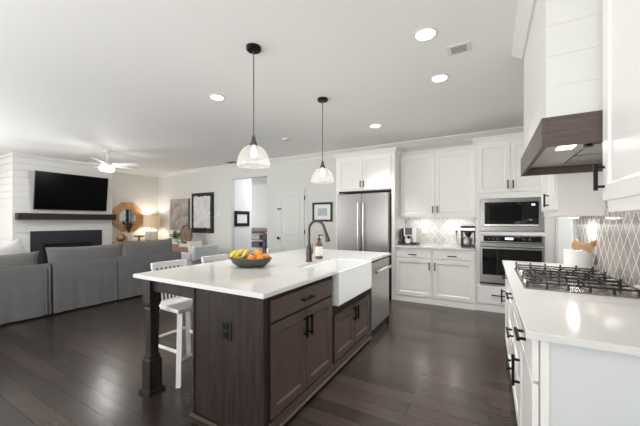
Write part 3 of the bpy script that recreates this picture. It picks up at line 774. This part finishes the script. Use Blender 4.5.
# wall cabinets either side of the hood
def side_cab(label, y0, y1, fronts, ztop):
    c_ = thing('upper_cabinet', label, 'cabinet', (.63, (y0+y1)/2, 1.38), 'white wall cabinets beside the hood')
    b_ = MB(); b_.box(.49, XR-.0085, y0, y1, 1.40, ztop); b_.box(.492, XR-.0085, y0+.002, y1-.002, 1.372, 1.40); b_.build('cabinet_body', 'cab', c_)
    for a0_, a1_, pl in fronts: cab_front(c_, west(.49), 'panel', a0_, a1_, 1.425, ztop-.04, 'cab', 'door', pl, 'black', .07)
    return c_
c_ = side_cab('white wall cabinet at the right edge, nearest in front of the hood', 1.38, 1.905, [(1.385, 1.895, (1.868, 1.535, .125, True))], 2.62)
m_ = MB(); m_.box(.45, XR-.0085, 1.375, 1.908, 2.62, 2.70, .01); m_.build('crown_moulding', 'cab', c_)
c_ = side_cab('white wall cabinet beyond the hood, its side panel facing the cooktop', 3.10, 3.82, [(3.108, 3.455, (3.37, 1.515, .12, True)), (3.461, 3.81, None)], 2.50)
m_ = MB(); m_.box(.45, XR-.0085, 3.095, 3.83, 2.50, 2.565, .01); m_.build('crown_moulding', 'cab', c_)
puck(c_, .655, 3.42, 1.3718, 1.8)

# ------------------------------------------------------------------ ceiling fittings
def pendant(label, x_, y_):
    p_ = thing('pendant_light', label, 'pendant light', (x_, y_, CE), 'pendant lights over the island')
    return p_
pl = pendant('glass dome pendant light nearer the camera above the fruit bowl end of the island', -1.745, 1.935)
px, py = -1.745, 1.935
MB().lathe([(.064, 0), (.064, -.02), (.055, -.03), (.012, -.034)], (px, py, CE), 28).build('canopy', 'black', pl, smooth=True)
MB().cyl((px, py, 2.06), (px, py, CE-.03), .0045, 8).build('cord', 'graymetal', pl)
MB().lathe([(.006, .088), (.012, .08), (.018, .06), (.02, .04), (.028, .02), (.036, .005), (.036, 0)], (px, py, 1.972), 18).build('socket', 'graymetal', pl, smooth=True)
g = MB(); n = 72; rs = []
R0 = .136; H0 = .165
prof = [(.034, 0), (.06, -.012), (.085, -.032), (.106, -.06), (.121, -.092), (.130, -.125), (.135, -.155), (.136, -.172), (.133, -.174)]
for (r_, z_) in prof:
    rs.append([((r_+(.0018*(1 if j % 2 else -1) if r_ > .05 else 0))*cos(2*pi*j/n)+px, (r_+(.0018*(1 if j % 2 else -1) if r_ > .05 else 0))*sin(2*pi*j/n)+py, 1.972+z_) for j in range(n)])
g.rings(rs, False, False)
sh = g.build('glass_shade', 'glass', pl)
MB().tube([(px+.1345*cos(2*pi*j/36), py+.1345*sin(2*pi*j/36), 1.80) for j in range(36)], .003, 6, closed=True).build('rim', 'glass', sh)
MB().lathe([(.012, 0), (.014, -.02), (.028, -.055), (.03, -.075), (.02, -.098), (.006, -.104)], (px, py, 1.972), 16).build('bulb', 'bulb', pl, smooth=True)
p2 = dup(pl, (-1.755, 3.165, CE), 'glass dome pendant light farther away above the sink end of the island')
for x_, y_ in ((px, py), (-1.755, 3.165)):
    l = bpy.data.lights.new('pendant_lamp', 'POINT'); l.energy = 1.2; l.color = (1, .93, .83); l.shadow_soft_size = .04
    o = bpy.data.objects.new('pendant_lamp', l); COL.objects.link(o); o.location = (x_, y_, 1.80)

rl = thing('recessed_light', 'recessed ceiling light nearest the camera, above the aisle before the hood', 'ceiling light', (-.437, 2.468, CE), 'recessed ceiling lights')
MB().lathe([(.088, -.0005), (.088, -.005), (.074, -.009), (.069, -.004)], (-.437, 2.468, CE), 32).build('trim_ring', 'trim', rl, smooth=True)
MB().lathe([(.0685, -.003), (.0685, -.0075), (.04, -.009)], (-.437, 2.468, CE), 28).build('lens', 'lens', rl)
spots = [(-.437, 2.468), (-.445, 3.299), (-1.534, 4.461), (-2.826, 2.496)]
for (x_, y_), lb in zip(spots[1:], ('recessed ceiling light beyond the square ceiling vent, second from the camera', 'recessed ceiling light in front of the refrigerator', 'recessed ceiling light to the left of the near pendant')):
    dup(rl, (x_, y_, CE), lb)
for x_, y_ in spots:
    area('recessed_lamp', (x_, y_, CE-.012), (0, 0, 0), .14, .14, 10, (1, .995, .985), 'DISK', 85)
sd = MB().lathe([(.085, 0), (.085, -.012), (.07, -.022), (.03, -.024)], (-3.173, 4.397, CE), 28)
tag(sd.build('smoke_detector', 'trim', smooth=True), 'round white disc on the ceiling between the two pendants', 'smoke detector')
cv = thing('ceiling_vent', 'square white ceiling vent between two recessed lights', 'vent', (-.225, 2.83, CE))
MB().box(-.315, -.130, 2.735, 2.895, CE-.008, CE-.0005, .003).build('frame', 'trim', cv)
gp = MB().box(-.285, -.165, 2.765, 2.865, CE-.0095, CE-.0082).build('grille', 'slot', cv)
b = MB()
for i in range(4): b.box(-.285, -.165, 2.775+.024*i, 2.777+.024*i, CE-.0125, CE-.0096)
b.build('slat', 'trim', gp)
cv = MB().box(-5.78, -5.50, 5.38, 5.52, CE-.014, CE-.0005, .003)
tag(cv.build('ceiling_vent', 'slot'), 'narrow grey ceiling vent near the hall opening', 'vent')

# ceiling fan
gx, gy = -7.0, 3.26
fn = thing('ceiling_fan', 'white ceiling fan with a lit drum light over the living room', 'ceiling fan', (gx, gy, CE))
MB().lathe([(.07, 0), (.07, -.03), (.03, -.06)], (gx, gy, CE), 20).build('canopy', 'trim', fn, smooth=True)
MB().cyl((gx, gy, 2.56), (gx, gy, CE-.05), .013, 10).build('downrod', 'trim', fn)
MB().lathe([(.03, 2.58), (.10, 2.55), (.11, 2.50), (.09, 2.47)], (gx, gy, 0), 24).build('motor', 'trim', fn, smooth=True)
MB().lathe([(.12, 2.468), (.135, 2.44), (.13, 2.39), (.05, 2.375)], (gx, gy, 0), 24).build('light_drum', 'fanlens', fn, smooth=True)
for i in range(5):
    a_ = radians(29.5)+2*pi*i/5
    b = MB(); b.rings([[(r_, -w_/2, .0+.012), (r_, w_/2, -.012), (r_, w_/2, -.004), (r_, -w_/2, .020)] for r_, w_ in ((.10, .05), (.2, .10), (.45, .125), (.64, .12), (.66, .09))])
    b.build('blade', 'trim', fn, world=True, xf=Matrix.Translation((gx, gy, 2.515)) @ Matrix.Rotation(a_, 4, 'Z'))
l = bpy.data.lights.new('fan_lamp', 'POINT'); l.energy = 22; l.color = (1, .99, .98); l.shadow_soft_size = .1
o = bpy.data.objects.new('fan_lamp', l); COL.objects.link(o); o.location = (gx, gy, 2.33)
area('side_hall_fill', (1.6, 4.5, CE-.02), (0, 0, 0), .6, .6, 30, (.93, .97, 1), 'DISK')  # added unseen lamp to brighten the side hall
area('hall_fill', (-4.98, 6.9, CE-.02), (0, 0, 0), .5, .5, 24, (.97, .98, 1), 'DISK')  # added lamp, out of sight, to whiten the hall wall
area('far_room_fill', (-11.2, 7.4, 1.4), (radians(112), 0, radians(-90)), 1.8, 1.6, 80, (.98, .99, 1))  # added unseen fill for the far room's ceiling; no window there

# ------------------------------------------------------------------ living room: fireplace wall
T = east(BX)
tvz0, tvz1, tvy0, tvy1 = 1.592, 2.415, 2.665, 4.12
tv = thing('television', 'large black flat television tilted on the shiplap wall over the mantel', 'television', (BX, 3.39, 1.59))
tilt = Matrix.Translation((BX+.05, 3.365, tvz0)) @ Matrix.Rotation(radians(7), 4, 'Y')
MB().box(0, .035, -.7275, .7275, 0, .865, .006).build('casing', 'plasticb', tv, xf=tilt)
MB().box(.0352, .037, -.718, .718, .012, .853).build('screen', 'screen', tv, xf=tilt)
MB().box(BX+.001, BX+.062, 3.19, 3.59, 1.80, 2.15).build('wall_bracket', 'plasticb', tv)
mn = MB(T).box(2.36, 4.275, 0.001, .20, 1.358, 1.502, .006)
tag(mn.build('mantel_shelf', 'mantelwood'), 'thick dark wood mantel beam under the television', 'shelf')
fp = thing('fireplace', 'charcoal fireplace surround with a black firebox on the shiplap wall', 'fireplace', (BX, 3.3, 0))
b = MB(T); b.box(2.605, 2.82, .001, .03, 0, 1.10).box(3.80, 4.012, .001, .03, 0, 1.10).box(2.82, 3.80, .001, .03, .80, 1.10); b.build('surround', 'fp', fp)
MB(T).box(2.8201, 3.7999, .002, .012, .0, .7999).build('firebox', 'soot', fp)
b = MB(T); b.box(2.83, 3.79, .013, .03, .77, .79).box(3.30, 3.32, .013, .026, .05, .77); b.build('firebox_trim', 'black', fp)

# mirror
T = east(XL); my, mz, mr = 4.785, 1.44, .445
mi = thing('wall_mirror', 'octagonal wood-framed mirror on the wall right of the fireplace', 'mirror', (XL, my, mz))
def octo(r, bb): return [(my+r*cos(pi/8+pi/4*j), bb, mz+r*sin(pi/8+pi/4*j)) for j in range(8)]
MB(T).rings([octo(mr*1.03, .001), octo(mr*1.03, .03), octo(mr*.98, .04), octo(mr*.57, .03), octo(mr*.55, .02), octo(mr*.55, .001)], False, False).build('frame', 'oak', mi)
b = MB(T); b.rings([octo(mr*.56, .003), octo(mr*.56, .012)]); b.build('mirror_glass', 'mirror', mi)

# console with lamp and ornaments
cs = thing('console_table', 'low wooden console table under the octagonal mirror', 'table', (-8.9, 4.98, 0))
MB().box(-9.10, -8.70, 4.32, 5.62, .715, .755, .004).build('table_top', 'oak', cs)
for x_, y_ in ((-9.06, 4.38), (-8.74, 4.38), (-9.06, 5.56), (-8.74, 5.56)): MB().box(x_-.03, x_+.03, y_-.03, y_+.03, 0, .7149).build('leg', 'oak', cs)
MB().box(-9.08, -8.72, 4.36, 5.58, .18, .21).build('lower_shelf', 'oak', cs)
lx, ly = -8.87, 5.34
lp = thing('table_lamp', 'table lamp with a glowing cream drum shade in the corner', 'lamp', (lx, ly, .755))
MB().box(lx-.13, lx+.13, ly-.13, ly+.13, .755, 1.05, .03).build('base', 'whitefab', lp)
MB().cyl((lx, ly, 1.05), (lx, ly, 1.20), .012, 8).build('stem', 'graymetal', lp)
MB().lathe([(.235, 1.15), (.22, 1.50)], (lx, ly, 0), 32, cap0=False, cap1=False).build('lamp_shade', 'lampshade', lp, smooth=True)
l = bpy.data.lights.new('table_lamp_bulb', 'POINT'); l.energy = 13; l.color = (1, .95, .88); l.shadow_soft_size = .05
o = bpy.data.objects.new('table_lamp_bulb', l); COL.objects.link(o); o.location = (lx, ly, 1.33)
sp = MB().lathe([(.115*max(.03, sin(pi*i/14)), .115-.115*cos(pi*i/14)) for i in range(15)], (-8.80, 4.44, .755), 20)
tag(sp.build('decorative_sphere', 'sphere', smooth=True), 'carved brown decorative sphere on the console beside the fireplace', 'ornament')
pt = thing('potted_plant', 'dark spiky potted plant on the console in front of the mirror', 'plant', (-8.93, 4.72, .755))
MB().lathe([(.06, 0), (.08, .08), (.085, .16), (.075, .16), (.07, .12)], (-8.93, 4.72, .755), 18).build('pot', 'ceramic', pt, smooth=True)
b = MB()
for i in range(26):
    a_ = i*2.4; sp_ = .05+.13*((i*7) % 10)/10; h_ = .22+.18*((i*3) % 7)/7
    p0 = Vector((-8.93, 4.72, .985)); p2_ = p0+Vector((cos(a_)*sp_, sin(a_)*sp_, h_)); pm_ = p0+Vector((cos(a_)*sp_*.3, sin(a_)*sp_*.3, h_*.6))
    b.tube([tuple(p0), tuple(pm_), tuple(p2_)], [.006, .022, .003], 5, flat=.3)
b.build('foliage', 'darkleaf', pt)
tb = thing('footed_bowl', 'shallow wooden footed bowl on the console left of the lamp', 'bowl', (-8.80, 4.93, .755))
MB().lathe([(.06, 0), (.03, .02), (.025, .10)], (-8.80, 4.93, .755), 16).build('foot', 'oakdark', tb, smooth=True)
MB().lathe([(.03, .10), (.10, .115), (.15, .15), (.145, .158), (.10, .125), (.03, .115)], (-8.80, 4.93, .755), 24).build('dish', 'oakdark', tb, smooth=True)

# ------------------------------------------------------------------ sofa
SX = -5.36
def sofa_body(parent, y0, y1, arm):
    n = 40; b_ = MB(); rs = []
    pleats = (y0+.84, y1-.03) if arm else (y1-.03,)
    steps = [(y0+(y1-y0)*i/n, .010*sin(i*1.9)+.006*sin(i*.7+1), 0) for i in range(n+1)]
    for q in pleats: steps += [(q-.016, .01, 0), (q, .0, .05), (q+.012, .012, 0)]
    for y_, w_, dip in sorted(steps):
        rs.append([(SX+w_*1.5+.012-dip, y_, .025), (SX+w_*.7-dip*.5, y_, .30), (SX-.008, y_, .66), (SX-.03, y_, .715), (SX-.12, y_, .725), (SX-.20, y_, .70), (SX-.22, y_, .42), (SX-.22, y_, .025)])
    b_.rings(rs); return b_.build('back', 'sofa', parent, smooth=True)
sa = thing('sofa', 'left section of the grey slipcovered sofa, at the left edge facing the fireplace', 'sofa', (SX-.5, .8, 0), 'sectional sofa pieces')
sofa_body(sa, -.35, 1.79, False)
MB().box(SX-1.0, SX-.225, -.35, 1.79, .025, .30, .02).build('base', 'sofa', sa)
for i in range(2): MB().puff((SX-.61, .18+1.07*i, .385), (.78, 1.05, .2), .25, e2=.35).build('seat_cushion', 'sofacush', sa, smooth=True)
def bcush(parent, y0, y1, zc, lean=.1, h=.44):
    m_ = MB(); m_.pillow(y1-y0, h, .24)
    m_.build('back_cushion', 'sofacush', parent, smooth=True, xf=Matrix.Translation((SX-.215, (y0+y1)/2, zc)) @ Matrix.Rotation(radians(-6), 4, 'Y'))
bcush(sa, -.35, .66, .69, h=.42); bcush(sa, .68, 1.735, .69, h=.42)
sb_ = thing('sofa', 'right section of the grey slipcovered sofa, with two long back cushions', 'sofa', (SX-.5, 2.8, 0), 'sectional sofa pieces')
sofa_body(sb_, 1.815, 3.84, True)
MB().box(SX-1.0, SX-.225, 1.815, 3.84, .025, .30, .02).build('base', 'sofa', sb_)
MB().box(SX-1.0, SX-.225, 3.66, 3.84, .30, .62, .05).build('arm', 'sofa', sb_)
for i in range(2): MB().puff((SX-.61, 2.28+.92*i, .385), (.78, .90, .2), .25, e2=.35).build('seat_cushion', 'sofacush', sb_, smooth=True)
bcush(sb_, 1.80, 2.86, .715, h=.47); bcush(sb_, 2.88, 3.80, .73, h=.50)
pw = MB().pillow(.47, .46, .18, .12)
tag(pw.build('throw_pillow', 'whitefab', smooth=True, xf=Matrix.Translation((-6.0, 1.53, .78)) @ Matrix.Rotation(radians(-14), 4, 'Y') @ Matrix.Rotation(radians(24), 4, 'X')), 'pale throw pillow on the left sofa section in front of the fireplace', 'pillow')

# ------------------------------------------------------------------ pictures on the back wall
T = south(YB)
a1 = thing('wall_art', 'taupe abstract canvas on the back wall of the living room', 'picture', (-8.02, YB, 1.05))
MB(T).box(-8.465, -7.60, .001, .04, 1.055, 1.985, .003).build('canvas', 'artgrey', a1)
MB(T).box(-7.599, -7.575, .001, .045, 1.055, 1.985).build('frame_edge', 'graymetal', a1)
a2 = thing('wall_art', 'tall distressed black frame around a chalky white panel', 'picture', (-7.0, YB, 1.0))
b = MB(T)
fx0, fx1, fz0, fz1, fw = -7.45, -6.57, .995, 2.12, .15
b.box(fx0, fx0+fw, .001, .05, fz0, fz1, .008).box(fx1-fw, fx1, .001, .05, fz0, fz1, .008).box(fx0+fw, fx1-fw, .001, .05, fz0, fz0+fw+.04, .008).box(fx0+fw, fx1-fw, .001, .05, fz1-fw, fz1, .008)
b.build('frame', 'distress', a2)
# panel with a ragged painted edge
pts = []
rx0, rx1, rz0, rz1 = fx0+fw-.05, fx1-fw+.05, fz0+fw-.01, fz1-fw+.05
rnd = random.Random(3)
def edge(p, q, n):
    for i in range(n):
        t_ = i/n; pts.append((p[0]+(q[0]-p[0])*t_+rnd.uniform(-.014, .014), p[1]+(q[1]-p[1])*t_+rnd.uniform(-.014, .014)))
edge((rx0, rz0), (rx1, rz0), 12); edge((rx1, rz0), (rx1, rz1), 18); edge((rx1, rz1), (rx0, rz1), 12); edge((rx0, rz1), (rx0, rz0), 18)
MB(T).prism(pts, .0505, .0525, 'acb').build('painted_panel', 'artwhite', a2)
def framed(name, label, T_, a0_, a1_, c0_, c1_, fw_, mw_, inner):
    t_ = thing(name, label, 'picture', T_((a0_+a1_)/2, 0, c0_))
    b_ = MB(T_); b_.box(a0_, a0_+fw_, .001, .025, c0_, c1_, .003).box(a1_-fw_, a1_, .001, .025, c0_, c1_, .003).box(a0_+fw_, a1_-fw_, .001, .025, c0_, c0_+fw_, .003).box(a0_+fw_, a1_-fw_, .001, .025, c1_-fw_, c1_, .003)
    b_.build('frame', 'black', t_)
    MB(T_).box(a0_+fw_, a1_-fw_, .001, .010, c0_+fw_, c1_-fw_).build('mat_board', 'mat_board', t_)
    if inner: MB(T_).box(a0_+fw_+mw_, a1_-fw_-mw_, .0102, .012, c0_+fw_+mw_, c1_-fw_-mw_).build('print', inner, t_)
    return t_
framed('framed_print', 'black-framed pale blue print beside the refrigerator', T, -3.41, -2.915, 1.315, 1.735, .045, .085, 'artblue')
h_ = framed('framed_print', 'small square dark frame with a white mat on the hall wall', east(-5.91), 5.80, 6.36, 1.185, 1.60, .085, .12, None)
sw = MB(T).box(-6.45, -6.36, 0.001, .008, 1.46, 1.55, .003)
tag(sw.build('thermostat', 'plate'), 'small pale wall control between the tall black frame and the hall opening', 'thermostat')

# ------------------------------------------------------------------ side table group and armchair
stb = thing('side_table', 'wooden side table against the back wall behind the armchair', 'table', (-7.3, 5.25, 0))
MB().box(-7.75, -6.75, 5.02, 5.48, .60, .64, .004).build('table_top', 'oakdark', stb)
for x_, y_ in ((-7.7, 5.07), (-6.8, 5.07), (-7.7, 5.43), (-6.8, 5.43)): MB().box(x_-.03, x_+.03, y_-.03, y_+.03, 0, .5999).build('leg', 'oakdark', stb)
MB().box(-7.7, -6.8, 5.03, 5.045, .46, .5999).build('apron', 'oakdark', stb)
for z0_, z1_, m_, lb in ((.64, .70, 'oakdark', 'brown box lowest in the stack under the small green plant'), (.7005, .76, 'whitefab', 'pale box on top of the brown box under the small green plant')):
    tag(MB().box(-7.62, -7.27, 5.08, 5.32, z0_, z1_, .004).build('storage_box', m_), lb, 'box', 'boxes under the plant')
gp_ = thing('potted_plant', 'small bushy green plant in a white pot on stacked boxes', 'plant', (-7.55, 5.2, .7605))
MB().lathe([(.07, 0), (.10, .10), (.09, .10), (.08, .08)], (-7.55, 5.2, .7605), 18).build('pot', 'ceramic', gp_, smooth=True)
b = MB(); rnd = random.Random(5)
for i in range(110):
    a_ = rnd.uniform(0, 2*pi); r_ = rnd.uniform(.02, .15); hz = rnd.uniform(.07, .29)*(1-.3*r_/.12)
    cc = Vector((-7.55+r_*cos(a_), 5.2+r_*sin(a_), .79+hz))
    b.puff(tuple(cc), (.05, .05, .022), 1, 6, 4)
b.lathe([(.03, 0), (.02, .12)], (-7.55, 5.2, .84), 6)
b.build('foliage', 'leaf', gp_)
orb = thing('rattan_ornament', 'round woven rattan disc with a dark hoop on a stand by the small plant', 'ornament', (-7.0, 5.2, .64))
MB().box(-7.25, -6.77, 5.10, 5.30, .64, .72, .006).build('stand', 'whitefab', orb)
cx_, cz_ = -7.08, .96
MB().tube([(cx_-.02+.24*cos(2*pi*j/32), 5.22, cz_+.01+.24*sin(2*pi*j/32)) for j in range(32)], .014, 6, closed=True).build('hoop', 'darkwicker', orb)
b = MB()
for r_ in (.225, .175, .12, .06): b.tube([(cx_+r_*cos(2*pi*j/28), 5.185, cz_-.02+r_*sin(2*pi*j/28)) for j in range(28)], .016, 6, closed=True)
for j in range(16): b.tube([(cx_, 5.185, cz_-.02), (cx_+.22*cos(2*pi*j/16), 5.185, cz_-.02+.22*sin(2*pi*j/16))], .010, 5)
b.build('woven_disc', 'rattan', orb, smooth=True)
AX = -.36
ac = thing('armchair', 'pale grey upholstered armchair behind the sofa end', 'armchair', (-5.75+AX, 4.75, 0))
MB().box(-6.2+AX, -5.45+AX, 4.42, 5.10, .12, .42, .03).build('base', 'chairfab', ac)
MB().box(-5.50+AX, -5.36+AX, 4.42, 5.10, .42, .76, .04).build('back', 'chairfab', ac)
for y_ in (4.42, 4.98): MB().box(-6.2+AX, -5.51+AX, y_, y_+.12, .42, .60, .03).build('arm', 'chairfab', ac)
MB().puff((-5.86+AX, 4.76, .47), (.66, .43, .14), .3, e2=.4).build('seat_cushion', 'chairfab', ac, smooth=True)
for x_, y_ in ((-6.15, 4.47), (-5.5, 4.47), (-6.15, 5.05), (-5.5, 5.05)): MB().cyl((x_+AX, y_, 0), (x_+AX, y_, .125), .02, 8).build('leg', 'oakdark', ac)
pw = MB().pillow(.40, .38, .15)
tag(pw.build('throw_pillow', 'cream', smooth=True, xf=Matrix.Translation((-5.66+AX, 4.68, .68)) @ Matrix.Rotation(radians(-14), 4, 'Y')), 'cream throw pillow on the pale grey armchair', 'pillow')

# ------------------------------------------------------------------ far room seen through the hall opening
sh = thing('storage_shelf', 'open storage shelf in the room beyond the hall opening', 'shelf', (-7.6, 8.6, 0))
for z_ in (.35, .62, .86): MB().box(-8.4, -7.05, 8.4, 8.85, z_, z_+.03).build('shelf_board', 'oakdark', sh)
for x_ in (-8.4, -7.15): MB().box(x_, x_+.10, 8.4, 8.85, 0, .86).build('upright', 'bin', sh)
tag(MB().puff((-7.55, 8.62, .985), (.75, .36, .19), .5, e2=.6, noise=.05).build('folded_blanket', 'taupe', smooth=True), 'taupe blanket heaped on top of the storage shelf', 'blanket')
for x_, z_, m_, lb in ((-7.58, .65, 'whitefab', 'white bin on the upper level of the far storage shelf'), (-7.58, .38, 'bin', 'dark grey bin on the lower level of the far storage shelf')):
    tag(MB().box(x_-.25, x_+.25, 8.42, 8.8, z_+.0005, z_+.17, .01).build('storage_bin', m_), lb, 'bin', 'bins on the far shelf')
